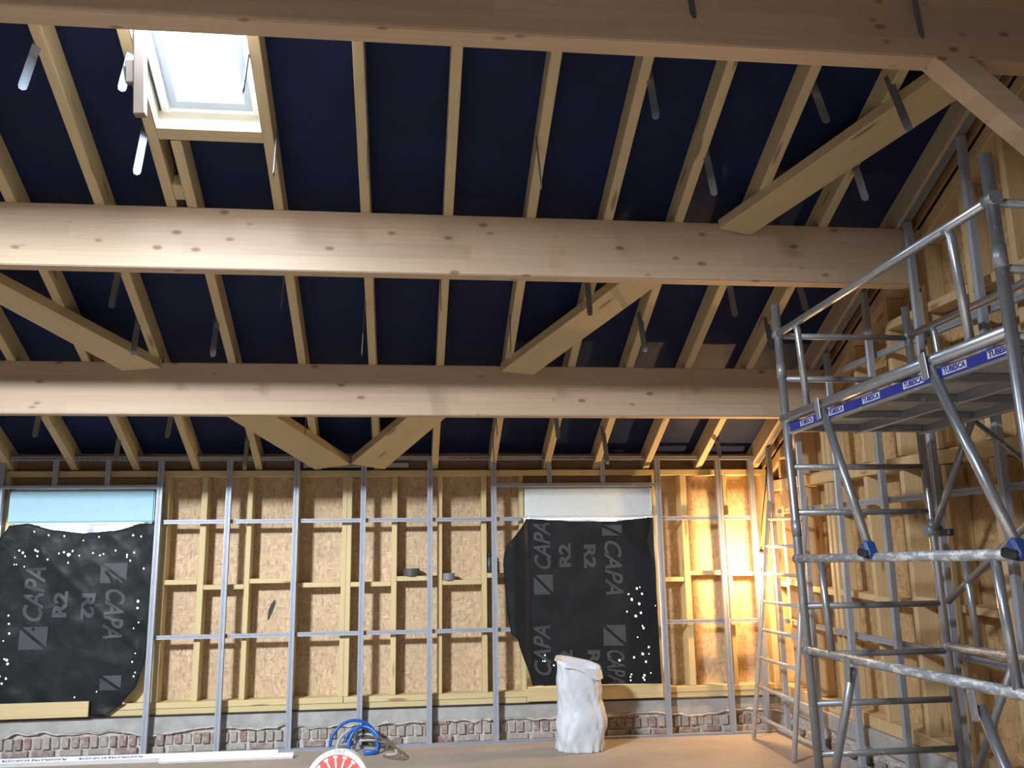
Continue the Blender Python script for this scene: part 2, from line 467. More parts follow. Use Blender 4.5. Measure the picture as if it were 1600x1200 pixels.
for x in rafx:
    if x == -1.40:
        rafter(x, 5.02, 8.5)
        continue
    if x == 3.33:
        rafter(x, YR, 8.5, 0.085, mat=OLDW); continue
    rafter(x + R.uniform(-.004, .004), YR, 8.5)
rafter(-1.525, YR, 5.6)                                     # trimmer left of the roof window
bar('trimmer_header', roof(-1.463, 4.975, 0.085), roof(-0.862, 4.975, 0.085), 0.085, 0.17, RAFT, ceiling, (0, SN, CS))
bar('trimmer_header', roof(-1.463, 3.80, 0.085), roof(-0.862, 3.80, 0.085), 0.06, 0.17, RAFT, ceiling, (0, SN, CS))
bar('packing_block', roof(-1.463, 5.38, 0.06), roof(-1.402, 5.38, 0.06), 0.12, 0.10, RAFT, ceiling, (0, SN, CS))
channel('gable_edge_track', roof(3.378, 8.3, -0.004), roof(3.378, 3.2, -0.004), 0.045, 0.02, STRAP, ceiling, (0, -SN, -CS))

# roof window in view
PVCB = plain('blue_white_frame', (0.50, 0.58, 0.72), 0.4, 0.03)
wn = structure(empty('window_1', roof(-1.17, 4.45, 0.15)))


def slope_frame(name, x0, x1, y0, y1, wd, d0, d1, mat, parent):
    bm = bmesh.new()
    def ring(ix, d):
        return [roof(x0 + ix, y0 + ix, d), roof(x1 - ix, y0 + ix, d), roof(x1 - ix, y1 - ix, d), roof(x0 + ix, y1 - ix, d)]
    rs = [[bm.verts.new(p) for p in ring(i, d)] for i, d in ((0, d0), (wd, d0), (wd, d1), (0, d1))]
    for a, b in zip(rs, rs[1:] + rs[:1]):
        for k in range(4): bm.faces.new((a[k], a[(k + 1) % 4], b[(k + 1) % 4], b[k]))
    bmesh.ops.bevel(bm, geom=list(bm.edges), offset=0.003, segments=1, affect='EDGES')
    return new_obj(name, bm_mesh(bm), mat, parent)


slope_frame('lining', -1.461, -0.864, 3.84, 4.935, 0.006, 0.0, 0.125, LINER, wn)
slope_frame('window_frame', -1.44, -0.876, 3.86, 4.975, 0.045, 0.115, 0.19, PVC, wn)
sash = slope_frame('sash', -1.396, -0.92, 3.90, 4.93, 0.045, 0.14, 0.20, PVCB, wn)
bm = bmesh.new()
P = [roof(x, y, d) for d in (0.185, 0.2) for x, y in ((-1.352, 3.944), (-0.964, 3.944), (-0.964, 4.886), (-1.352, 4.886))]
v = [bm.verts.new(p) for p in P]
for f in ((0, 1, 2, 3), (7, 6, 5, 4), (0, 4, 5, 1), (1, 5, 6, 2), (2, 6, 7, 3), (3, 7, 4, 0)): bm.faces.new([v[i] for i in f])
new_obj('pane', bm_mesh(bm), PANE, wn)

# far wall: boards
wall = structure(empty('wall_far', (0, OB, 0)))
for (x0, x1, z0, z1) in ((XL, -4.8, .3, 2.43), (-4.797, -3.52, .3, 2.43), (-3.515, -2.2, .3, .5), (-3.515, -2.2, 2.28, 2.43), (-2.197, -1.43, .3, 2.43), (-1.426, -.56, .3, 2.43), (-.556, .30, .3, 2.43),
                         (.304, 1.07, .3, 2.43), (1.074, 2.345, .3, .5), (1.074, 2.345, 2.28, 2.43), (2.35, 3.64, .3, 2.43)):
    bm = bmesh.new(); add_box(bm, x0, x1, OB, OB + .015, z0, z1)
    new_obj('osb_panel', bm_mesh(bm), OSB, wall)
# framing
studs = [(-4.3, .05), (-3.85, .05), (-3.55, .05), (-2.172, .05), (-1.838, .055), (-1.434, .045), (-1.02, .045), (-0.581, .043), (-0.537, .043), (-0.124, .05), (0.295, .043), (0.706, .048), (1.062, .04), (2.352, .035), (2.643, .06), (3.062, .04), (3.46, .06)]
for x, wd in studs:
    box('stud', x - wd / 2, x + wd / 2, TF, OB - .001, .42, 2.373, YELLOW, wall)
box('top_plate', XL, 3.62, TF - .005, OB, 2.374, 2.428, YELLOW, wall)
box('bottom_plate', XL, 1.08, TF + .004, OB, .318, .366, YELLOW, wall); box('bottom_plate', 1.083, 3.62, TF + .004, OB, .318, .366, YELLOW, wall)
box('bottom_plate', XL, -.56, TF - .002, OB, .368, .419, YELLOW, wall); box('bottom_plate', -.555, 3.62, TF - .002, OB, .368, .419, YELLOW, wall)
for x0, x1, z in ((-2.146, -1.867, 1.434), (-1.81, -1.458, 1.386), (-1.41, -1.044, 1.434), (-.997, -.604, 1.391), (-.514, -.15, 1.389), (-.098, .272, 1.434), (.318, .681, 1.392), (.731, 1.04, 1.45), (2.371, 2.612, 1.386), (2.674, 3.041, 1.442), (3.083, 3.43, 1.43), (-4.27, -3.88, 1.4)):
    box('noggin', x0, x1, TF + .004, OB - .001, z - .021, z + .022, YELLOW, wall)
box('eaves_board', XL, 3.62, 8.47, 8.50, 2.43, 2.62, DARKW, wall)
for x0, x1 in ((-3.52, -2.2), (1.085, 2.33)):
    box('lintel', x0, x1, 8.44, 8.52, 2.29, 2.372, DARKW, wall)  # dark wood carries the shade of the recess in its colour
# masonry base
bm = bmesh.new()
nX, nZ = 260, 10
gv = []
for i in range(nX + 1):
    x = XL + (3.7 - XL) * i / nX; rowv = []
    for j in range(nZ + 1):
        z = 0.335 * j / nZ
        rowv.append(bm.verts.new((x, 8.395 + 0.006 * noise.noise(Vector((x * 9, z * 20, 0))), z)))
    gv.append(rowv)
for i in range(nX):
    for j in range(nZ): bm.faces.new((gv[i][j], gv[i + 1][j], gv[i + 1][j + 1], gv[i][j + 1]))
new_obj('mortar_bed', bm_mesh(bm, True), MORT, wall)


def edge(x):      # ragged lower edge of the cement band
    return 0.19 + 0.04 * noise.noise(Vector((x * 2.1, 7, 0))) + 0.026 * noise.noise(Vector((x * 9, 3, 0)))


bm = bmesh.new(); rows = []
for i in range(nX * 2 + 1):
    x = XL + (3.62 - XL) * i / (nX * 2); e = edge(x); yy = 8.366 + 0.004 * noise.noise(Vector((x * 5, 1, 0)))
    rows.append([bm.verts.new(p) for p in ((x, 8.40, e - .004), (x, yy + .003, e), (x, yy, e + .012), (x, yy + .002, .316), (x, 8.40, .318))])
for a, b in zip(rows, rows[1:]):
    for k in range(4): bm.faces.new((a[k], b[k], b[k + 1], a[k + 1]))
new_obj('cement_band', bm_mesh(bm), CEM, wall)
bm = bmesh.new(); rows = []      # crumbling white mortar lip under the band
for i in range(nX * 3 + 1):
    x = XL + (3.62 - XL) * i / (nX * 3); e = edge(x) - .006
    a = max(0.001, .011 + .013 * noise.noise(Vector((x * 14, 5, 2)))) * (1 if noise.noise(Vector((x * 1.7, 0, 8))) > -.15 else .35)
    rows.append([bm.verts.new((x, 8.372 + math.sin(k / 3 * math.pi) * -a * 1.2, e + (k / 3 - .5) * 2 * a)) for k in range(4)])
for p, q in zip(rows, rows[1:]):
    for k in range(3): bm.faces.new((p[k], q[k], q[k + 1], p[k + 1]))
new_obj('mortar_lip', bm_mesh(bm), MORT, wall)


box('damp_strip', XL, 3.6, 8.352, 8.42, .310, .3175, BLACKP, wall, .002)


def brick_mesh(lx, lz):
    bm = bmesh.new(); add_box(bm, -lx / 2, lx / 2, 0, .05, -lz / 2, lz / 2)
    bmesh.ops.bevel(bm, geom=list(bm.edges), offset=0.006, segments=1, affect='EDGES')
    me = bm_mesh(bm); me.materials.append(BRICK); return me


HEAD = [brick_mesh(.062, .088), brick_mesh(.058, .084)]; STRE = brick_mesh(.208, .052)


def put(name, me, x, y, z, parent, rz=0.0, sx=1.0, sz=1.0):
    mw = Matrix.Translation((x, y, z)) @ Matrix.Rotation(rz + R.uniform(-.02, .02), 4, 'Z') @ Matrix.Rotation(R.uniform(-.02, .02), 4, 'Y') @ Matrix.Diagonal((sx, 1, sz, 1))
    return new_obj(name, me, None, parent, mw)


x = -4.4
while x < 3.38:
    put('brick', R.choice(HEAD), x, 8.370 + R.uniform(-.006, .014), .116, wall, 0, R.uniform(.92, 1.05), R.uniform(.95, 1.05)); x += R.uniform(.073, .080)
x = -4.4
while x < 3.34:
    put('brick', STRE, x, 8.370 + R.uniform(-.005, .012), .036, wall, 0, R.uniform(.8, 1.0)); x += .225
for x in (-.05, .33, .62, 1.78, 2.05, 2.62, 2.76):
    put('brick', STRE, x, 8.374, .18, wall, 0, .5, .8)

# windows in the far wall, mostly hidden behind foam and sheets
for n_, (x0, x1) in ((2, (-3.5, -2.235)), (3, (1.09, 2.325))):
    w_ = structure(empty('window_%d' % n_, ((x0 + x1) / 2, 8.6, .5)))
    bm = bmesh.new(); add_box(bm, x0 + .05, x1 - .05, 8.60, 8.61, .56, 2.2); new_obj('pane', bm_mesh(bm), PANE2, w_)
    for a, b, c, d in ((x0, x0 + .05, .5, 2.26), (x1 - .05, x1, .5, 2.26), (x0 + .05, x1 - .05, .5, .56), (x0 + .05, x1 - .05, 2.2, 2.26), ((x0 + x1) / 2 - .03, (x0 + x1) / 2 + .03, .56, 2.2)):
        box('window_frame', a, b, 8.56, 8.63, c, d, PVC, w_)
    if n_ == 2:
        box('window_reveal', -2.44, -2.2, 8.44, 8.50, .42, 1.95, YELLOW, w_)
    box('shutter_bottom_bar', x0 + .05, x1 - .06, 8.50, 8.53, 1.945, 1.962, PVC, w_)

# gable wall at the right
gable = structure(empty('wall_right', (XG, 5.5, 0)))
GX = 3.65


def dz(y): return 0.024 * (y - 8.27)         # the courses of the gable drop slightly towards the camera


ye = [8.56, 7.46, 6.24, 4.99, 3.74, 2.4]
for a, b in zip(ye, ye[1:]):
    for lo, hi in ((.3, 2.15), (2.153, None)):
        b_ = b + .004
        poly = [(b_, lo), (a, lo), (a, hi), (b_, hi)] if hi else [(b_, lo), (a, lo), (a, roof(0, a, .15).z), (b_, roof(0, b_, .15).z)]
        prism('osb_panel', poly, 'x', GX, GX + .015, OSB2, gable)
gst = [8.43, 8.08, 7.61, 7.165, 7.085, 6.50, 5.985, 5.56, 5.48, 4.98, 4.56, 4.0, 3.45, 2.9]
for y in gst:
    zt = roof(0, y, -.09).z
    zb = .42 + dz(y)
    box('stud', XG, GX - .001, y - .024, y + .024, zb, 2.105 + dz(y) * .85 + .10, GABLEW, gable)
    if zt > 2.4: box('stud', XG + .002, GX - .001, y - .024, y + .024, 2.315 + dz(y) * .85, zt, GABLEW, gable)
for a, b in ((8.5, 6.62), (6.617, 4.2), (4.197, 2.5)):
    bar('belt', (XG + .07, a, 2.258 + dz(a) * .85), (XG + .07, b, 2.258 + dz(b) * .85), .148, .095, GABLEW, gable)
bar('bottom_plate', (XG + .072, 8.5, .375), (XG + .072, 6.62, .375 + dz(6.62)), .15, .09, GABLEW, gable)
bar('bottom_plate', (XG + .072, 6.615, .375 + dz(6.62)), (XG + .072, 2.5, .375 + dz(2.5)), .15, .09, GABLEW, gable)
for a, b in zip(gst, gst[1:]):
    if a - b < .12: continue
    off = R.uniform(-.03, .03)
    bar('noggin', (XG + .075, a - .024, 1.345 + dz(a) * 1.8 + off), (XG + .075, b + .024, 1.345 + dz(b) * 1.8 + off), .145, .048, GABLEW, gable, bev=.003)
    if roof(0, a).z > 3.45:
        bar('noggin', (XG + .065, a - .024, 3.275 + dz(a) * .9), (XG + .065, b + .024, 3.275 + dz(b) * .9), .15, .062, GABLEW, gable, bev=.003)
    elif 6.9 < a < 7.3:
        pass
bar('sloping_plate', roof(XG + .075, 8.5, -.05), roof(XG + .075, 2.5, -.05), .148, .09, GABLEW, gable, (0, SN, CS))
bar('sloping_board', roof(XG - .035, 8.45, .045), roof(XG - .035, 2.5, .045), .02, .13, DARKW, gable, (0, SN, CS))
# rubble base under the gable
bm = bmesh.new(); gv = []
nY, nZ = 150, 14
for i in range(nY + 1):
    y = 8.40 - 5.9 * i / nY; rowv = []
    for j in range(nZ + 1):
        z = (.33 + dz(y)) * j / nZ
        k = 1 if z < .19 + .03 * noise.noise(Vector((y * 3, 0, 1))) else .12
        rowv.append(bm.verts.new((XG - .01 + k * (.028 * noise.noise(Vector((y * 13, z * 22, 4))) + .012 * noise.noise(Vector((y * 38, z * 50, 9))) + .012), y, z)))
    gv.append(rowv)
for i in range(nY):
    for j in range(nZ): bm.faces.new((gv[i][j], gv[i + 1][j], gv[i + 1][j + 1], gv[i][j + 1]))
new_obj('rubble_base', bm_mesh(bm), MORT, gable)
bar('cement_band', (XG + .02, 8.39, .26), (XG + .02, 2.5, .26 + dz(2.5)), .10, .135, CEM, gable, bev=.008)
for y in [8.2 - .23 * i for i in range(20)]:
    mw_ = put('brick', R.choice(HEAD), XG - .012, y, .06, gable, math.pi / 2, R.uniform(.9, 2.2), R.uniform(.5, .9))

# ------------------------------------------------------------------ roof beams
def beam(name, x0, x1, y, z0, z1, th, label, mat=GLULAM):
    bm = bmesh.new(); add_box(bm, 0, x1 - x0, 0, th, 0, z1 - z0)
    bmesh.ops.bevel(bm, geom=list(bm.edges), offset=.006, segments=2, affect='EDGES')
    o = new_obj(name, bm_mesh(bm), mat, None, Matrix.Translation((x0, y, z0)))
    return o


BX = 3.515
e1 = empty('roof_beam', (-1.3, 3.96, 4.1))
tag(e1, 'uppermost thick timber roof beam at the top edge, with a slanting knee brace', 'beam', 'timber roof beams')
b1 = beam('beam_timber', XL, 3.64, 3.895, 4.095, 4.50, .137, ''); b1.parent = e1; b1.matrix_parent_inverse = PW[e1.name].inverted()
kb = [(2.689, 4.11), (2.909, 4.11), (3.66, 3.405), (3.66, 3.235)]
prism('knee_brace', kb, 'y', 3.897, 4.03, GLULAM, e1, .004)
e2 = beam('roof_beam', XL, BX, 5.453, 3.378, 3.783, .11, '')
tag(e2, 'middle thick timber roof beam just below the bright roof window', 'beam', 'timber roof beams')
e3 = beam('roof_beam', XL, BX, 6.922, 2.706, 3.112, .11, '')
tag(e3, 'lowest thick timber roof beam just above the window wall', 'beam', 'timber roof beams')
shade_beam = beam('roof_beam', XL, 3.64, 2.36, 4.45, 5.13, .137, '')  # unseen beam, added to keep the rear daylight off the upper beams
tag(shade_beam, 'unseen timber beam added overhead to shade the top roof beams', 'beam', 'timber roof beams')

# wind braces nailed under the rafters (underside corners a-b at one end, c-d at the other)
def brace(c4, label, t=.085):
    bm = bmesh.new()
    A = [bm.verts.new(p) for p in c4]; B = [bm.verts.new(Vector(p) + NV * t) for p in c4]
    bm.faces.new(A); bm.faces.new(B[::-1])
    for i in range(4): bm.faces.new((A[i], A[(i + 1) % 4], B[(i + 1) % 4], B[i]))
    cen = sum((Vector(p) for p in c4), Vector()) / 4
    mw, L = frame((Vector(c4[0]) + Vector(c4[3])) / 2, (Vector(c4[1]) + Vector(c4[2])) / 2, NV)
    for q in bm.verts: q.co = mw.inverted() @ q.co
    bmesh.ops.bevel(bm, geom=list(bm.edges), offset=.004, segments=1, affect='EDGES')
    o = new_obj('wind_brace', bm_mesh(bm), RAFT, None, mw)
    return tag(o, label, 'brace', 'diagonal wind braces under the rafters')


u = -.08
def rp(x, y): return roof(x, y, u)
brace([rp(2.051, 5.40), rp(3.02, 4.22), rp(3.27, 4.30), rp(2.281, 5.445)], 'diagonal timber brace rising right from the middle beam under the knee brace')
brace([rp(.723, 6.86), rp(1.70, 5.62), rp(1.92, 5.70), rp(.99, 6.90)], 'diagonal timber brace rising right between the lowest and middle beams')
brace([rp(-.52, 8.15), rp(.10, 7.30), rp(.42, 7.30), rp(-.22, 8.24)], 'diagonal timber brace rising right from the centre of the window wall')
brace([rp(-.85, 8.24), rp(-1.58, 7.36), rp(-1.24, 7.28), rp(-.53, 8.16)], 'diagonal timber brace rising left from the centre of the window wall')
brace([rp(-2.17, 6.90), rp(-3.35, 5.62), rp(-3.22, 5.52), rp(-1.88, 6.86)], 'diagonal timber brace rising left from the lowest beam at the left edge')

# ------------------------------------------------------------------ hanger straps
rows_ = {
    'between the top and middle roof beams': [(-1.954, 4.478, .34), (-1.481, 4.488, .30), (-1.535, 4.968, .32), (-.875, 4.476, .29), (-.792, 4.978, .30), (-.262, 4.976, .30), (.756, 4.952, .35), (1.345, 4.491, .32), (1.825, 4.974, .32), (2.33, 4.511, .27), (2.775, 4.458, .37), (2.775, 4.955, .35)],
    'between the middle and lowest roof beams': [(-1.968, 6.037, .30), (-1.968, 6.532, .27), (-1.406, 6.506, .30), (-.868, 6.034, .29), (-.325, 6.296, .47), (.213, 6.033, .30), (.755, 6.471, .31), (1.27, 6.034, .29), (1.75, 6.414, .28), (2.325, 6.022, .29), (2.773, 6.439, .24), (2.85, 6.008, .24)],
    'below the lowest roof beam': [(-3.026, 7.618, .2), (-2.486, 7.956, .2), (-1.966, 7.593, .22), (-1.405, 7.954, .29), (-.868, 7.585, .22), (-.325, 7.582, .23), (.754, 7.601, .21), (.752, 7.902, .30), (1.27, 7.571, .24), (1.75, 7.85, .31), (2.325, 7.609, .19), (2.85, 7.947, .17)],
}
ORD = ['first', 'second', 'third', 'fourth', 'fifth', 'sixth', 'seventh', 'eighth', 'ninth', 'tenth', 'eleventh', 'twelfth', 'thirteenth', 'fourteenth']


def strap(p0, p1, side, wdt=.022):
    bm = bmesh.new(); mw, L = frame(p0, p1, side)
    t = .0016
    add_box(bm, 0, L - .02, -wdt / 2, wdt / 2, -t / 2, t / 2)
    v = [bm.verts.new(q) for q in ((L - .02, -wdt / 2, t / 2), (L - .02, wdt / 2, t / 2), (L, wdt * .1, t / 2), (L, -wdt * .35, t / 2))]
    bm.faces.new(v)
    for s in (-1, 1): add_box(bm, 0, L - .03, s * wdt / 2 - .001, s * wdt / 2 + .001, -t, t * 2.2)
    return new_obj('hanger_strap', bm_mesh(bm), STRAP, None, mw)


for where, lst in rows_.items():
    for k, (x, y, L) in enumerate(sorted(lst)):
        p = roof(x, y, .08); q = roof(x, y) - NV * L + Vector((R.uniform(-.012, .012), R.uniform(-.01, .01), 0))
        o = strap(p, q, (1, 0, 0) if abs(x) < 1.1 else (1, 1.1 if x > 0 else -1.1, 0), .026 if abs(x) < 1.1 else .042)
        tag(o, 'thin galvanized hanger strap, %s from the left %s' % (ORD[k], where), 'strap', 'ceiling hanger straps ' + where)
for x0, x1, k in ((1.382, 1.375, 'left'), (2.60, 2.565, 'right')):
    o = strap((x0, 3.87, 4.49), (x1, 3.78, 4.12 if k == 'right' else 4.16), (0, 1, 0), .03)
    tag(o, 'galvanized hanger strap dangling before the uppermost beam, the %s one' % ('nearer to the knee brace' if k == 'right' else 'further from the knee brace'), 'strap', 'hanger straps before the top beam')

# ------------------------------------------------------------------ metal framing of the far wall
mf = empty('metal_wall_frame', (0, YM, 0))
tag(mf, 'galvanized metal stud frame standing in front of the osb window wall', 'stud frame')
SW = .048
for x, z1 in ((-4.15, 2.51), (-3.56, 2.51), (-2.209, 2.51), (-1.61, 2.51), (-1.012, 2.51), (-.409, 2.455), (.2, 2.51), (.792, 2.51), (2.369, 2.51), (2.97, 2.51), (3.30, 2.51)):
    channel('metal_stud', (x, YM, .004), (x, YM, z1), SW, .045, GALV, mf)
for x in (-3.11, -2.665, 1.321, 1.832):
    channel('cripple_stud', (x, YM + .002, 2.292), (x, YM + .002, 2.51), .042, .04, GALV, mf)
for a, b, z in ((XL, -.93, 2.528), (-.955, .0, 2.466), (-.16, 3.36, 2.530)):
    o = channel('top_track', (a, YM - .003, z), (b, YM - .003, z), .034, .05, GALV, mf)
for a, b in ((-3.56, -2.2), (.78, 2.38)):
    channel('window_header', (a, YM - .001, 2.277), (b, YM - .001, 2.277), .028, .045, GALV, mf)
for a, b, z in ((-2.2, 1.05, 1.964), (-2.2, 1.02, .966), (2.35, 3.32, 1.957), (2.35, 3.32, 1.0), (-4.3, -3.53, 1.957), (-4.3, -3.56, .966)):
    channel('rail', (a, YM + .048, z), (b, YM + .048, z), .036, .028, GALV, mf)
bx_ = channel('floor_track', (-2.6, YM - .004, .010), (3.36, YM - .004, .010), .020, .06, GALV, mf)
channel('floor_track', (XL, YM - .004, .010), (-2.604, YM - .004, .010), .020, .06, GALV, mf)
for x in (-1.61, -1.012, -.409, .2, .792):
    for z in (1.964, .966):
        box('clip_and_shade_piece', x + .03, x + .06, YM + .046, YM + .06, z - .016, z + .016, OLDW, mf)  # brown pieces standing in for each stud's shadow across the rail
rx = Matrix.Rotation(math.pi / 2, 4, 'X')
rflip = Matrix.Rotation(math.pi, 4, 'Y') @ rx
for tx, wd in ((-3.27, .5), (-2.75, .5), (.62, .5), (1.55, .6)):
    text_obj('track_print', 'PLACOPLATRE 97-NF-CSTB' if wd > .55 else 'PLACOPLATRE', .02, Matrix.Translation((tx, YM - .0045, 2.529)) @ Matrix.Rotation(math.pi, 4, 'Y') @ rx, INK, mf, (wd, .015))

# gable metal framing
mg = empty('metal_gable_frame', (3.36, 5.5, 0))
tag(mg, 'galvanized metal stud frame along the right gable wall', 'stud frame')
for y in (8.03, 7.37, 6.71, 6.04, 5.39, 4.73, 4.07, 3.41):
    channel('metal_stud', (3.362, y, .004), (3.362, y, roof(0, y, -.01).z), .048, .04, GALV, mg, (-1, 0, 0))
for z0, dzr in ((1.998, .7), (1.012, 1.1), (3.075, .9)):
    a, b = (8.1, 2.6) if z0 < 3 else (6.6, 2.6)
    channel('rail', (3.437, a, z0 + dz(a) * dzr), (3.437, b, z0 + dz(b) * dzr), .042, .028, GALV, mg, (-1, 0, 0))
channel('floor_track', (3.36, 8.25, .018), (3.36, 2.6, .018), .036, .06, GALV, mg, (-1, 0, 0))
for y in (7.9, 7.12, 6.82, 6.10, 5.55, 4.86):
    for z0, dzr in ((1.998, .7), (1.012, 1.1)):
        box('clip_and_shade_piece', 3.43, 3.46, y - .022, y + .022, z0 + dz(y) * dzr - .024, z0 + dz(y) * dzr + .024, YCLIP, mg)

# ------------------------------------------------------------------ foam boxes over the windows
def foam(x0, x1, z0, z1, mat, label):
    t = empty('shutter_box', ((x0 + x1) / 2, 8.4, z0))
    bm = bmesh.new(); add_box(bm, x0, x1, 8.335, 8.53, z0, z1)
    bmesh.ops.bevel(bm, geom=list(bm.edges), offset=.012, segments=3, affect='EDGES')
    new_obj('foam_body', bm_mesh(bm), mat, t)
    box('guide_strip', x0 + .06, x1 - .08, 8.345, 8.50, z0 - .012, z0 - .001, PVC, t)
    tag(t, label, 'shutter box', 'foam shutter boxes above the windows')


foam(-3.50, -2.262, 1.966, 2.256, FOAMB, 'light blue foam shutter box above the left window')
foam(1.09, 2.318, 1.976, 2.258, FOAMW, 'pale whitish foam shutter box above the right window')
box_l = box('corner_strip', -2.255, -2.225, 8.34, 8.50, 1.96, 2.26, BLACKP); tag(box_l, 'thin black strip at the right end of the blue foam box', 'strip')

# ------------------------------------------------------------------ black sheets
def lerp_edge(tab, v):
    for (a, xa), (b, xb) in zip(tab, tab[1:]):
        if a <= v <= b:
            k = (v - a) / (b - a); k = k * k * (3 - 2 * k) * .4 + k * .6
            return xa + (xb - xa) * k
    return tab[-1][1]


def sheet_y(seed):
    def f(x, z):
        return 8.347 - .014 * (.5 + noise.noise(Vector((x * 2.1 + z * .9, z * 1.3, seed)))) - .008 * noise.noise(Vector((x * 5 - z * 3, z * 4, seed + 5))) - .006 * (1 - abs(noise.noise(Vector((x * 3 + z * 2, z * 2 - x, seed + 9)))) * 3) - .003 * noise.noise(Vector((x * 14, z * 11, seed)))
    return f


def make_sheet(label, left, right, top, bot, seed, fold=None):
    f = sheet_y(seed); bm = bmesh.new(); g = []
    nu, nv = 90, 90
    for i in range(nu + 1):
        row = []
        for j in range(nv + 1):
            v = j / nv; u_ = i / nu
            xa, xb = lerp_edge(left, v), lerp_edge(right, v)
            x = xa + (xb - xa) * u_
            z = lerp_edge(top, u_) * (1 - v) + lerp_edge(bot, u_) * v
            y = f(x, z)
            if fold: y += fold(x, z)
            row.append(bm.verts.new((x, y, z)))
        g.append(row)
    for i in range(nu):
        for j in range(nv): bm.faces.new((g[i][j], g[i][j + 1], g[i + 1][j + 1], g[i + 1][j]))
    bmesh.ops.solidify(bm, geom=list(bm.faces), thickness=.0015)
    o = new_obj('black_sheet', bm_mesh(bm, True), SHEETM)
    tag(o, label, 'plastic sheet', 'black sheets over the windows')
    ff = (lambda x, z: f(x, z) + fold(x, z)) if fold else f
    return o, ff


def foldL(x, z):      # drawn folds: a flap hanging out at the upper left, a diagonal crease
    y = 0
    dd = (x + 3.48) + (z - 1.75) * .35
    if x < -3.3: y -= .018 * max(0, min(1, (-3.3 - x) / .2))
    cr = (z - (1.62 - (x + 3.1) * .95)); y -= .008 * math.exp(-(cr / .05) ** 2) * (1 if -3.2 < x < -2.3 else 0)
    if z < .62: y -= .014 * (.5 + .5 * math.sin(x * 21 + z * 16)) * (.62 - z) / .25
    return y


def foldR(x, z):
    y = 0
    if x < 1.13: y -= .045 * (1 - abs(min(1, max(0, (1.13 - x) / .25)) - .6)) * min(1, (1.13 - x) / .05)
    if z > 1.75: y -= .008 * math.sin((x - 1.1) * 25 + z * 9) * (z - 1.75) / .2
    return y


sl, fl = make_sheet('black plastic sheet full of light pinholes over the left window',
                    [(0, -3.47), (.12, -3.58), (.25, -3.74), (1, -3.72)], [(0, -2.245), (.4, -2.236), (.7, -2.25), (.85, -2.31), (.94, -2.42), (1, -2.56)],
                    [(0, 1.945), (.12, 1.962), (.3, 1.905), (.5, 1.875), (.72, 1.895), (.9, 1.952), (1, 1.958)], [(0, .44), (.55, .42), (.78, .34), (1, .33)], 2, foldL)
sr, fr_ = make_sheet('black plastic sheet with printed lettering and a loose left flap over the right window',
                     [(0, 1.097), (.205, .888), (.27, .873), (.55, .905), (.69, .937), (.73, 1.0), (1, 1.13)], [(0, 2.325), (.6, 2.322), (1, 2.33)],
                     [(0, 1.965), (.22, 1.952), (.35, 1.938), (.7, 1.935), (.86, 1.957), (1, 1.966)], [(0, .47), (1, .455)], 11, foldR)


def dots(lst, f, parent):
    bm = bmesh.new()
    for x, z, s in lst:
        s *= .0062; y = f(x, z) - .004
        vs_ = [bm.verts.new((x + s * R.uniform(.7, 1.2) * math.cos(k * math.pi / 3), y, z + s * 1.15 * R.uniform(.7, 1.2) * math.sin(k * math.pi / 3))) for k in range(6)]
        c = bm.verts.new((x, y - .002, z))
        for k in range(6): bm.faces.new((c, vs_[k], vs_[(k + 1) % 6]))
    o = new_obj('pinholes', bm_mesh(bm), PANE2, parent); o['kind'] = 'stuff'; o['label'] = 'scattered bright pinholes letting daylight through'


dots([(-3.26,1.89,1.0),(-3.14,1.86,1.0),(-3.01,1.85,1.0),(-2.85,1.81,.7),(-2.72,1.84,1.0),(-2.43,1.85,1.2),(-2.36,1.84,1.0),(-3.37,1.73,1.2),(-3.34,1.71,1.3),(-3.40,1.67,.7),(-3.32,1.68,1.0),(-3.24,1.73,1.3),(-3.22,1.72,1.2),(-3.22,1.68,1.0),(-3.13,1.65,1.0),(-3.04,1.70,1.0),(-3.00,1.71,1.3),(-2.96,1.69,2.2),(-2.93,1.72,1.2),(-2.96,1.62,1.0),(-2.87,1.68,.8),(-2.76,1.70,1.0),(-2.70,1.68,1.0),(-2.67,1.69,.8),(-2.57,1.72,1.0),(-2.47,1.68,1.2),(-2.41,1.70,1.0),(-2.44,1.63,1.0),(-2.47,1.66,1.0),(-2.32,1.56,1.0),(-3.40,1.61,.7),(-3.38,1.61,.7),(-3.32,1.59,.7),(-2.35,1.28,1.7),(-2.35,1.22,1.4),(-2.33,1.10,.9),(-2.37,1.05,.7),(-3.41,1.18,1.0),(-3.40,1.11,1.1),(-3.39,1.03,1.2),(-3.43,0.97,.7),(-3.20,0.95,.7),(-3.39,0.81,1.5),(-3.38,0.78,1.5),(-3.41,0.82,1.0),(-2.34,0.84,.8),(-2.36,0.77,1.0),(-2.33,0.68,.9),(-2.34,0.65,.9),(-3.38,0.66,1.2),(-3.41,0.62,1.2),(-3.43,0.68,1.0),(-2.64,0.53,.7),(-2.82,0.49,.7)], fl, sl)
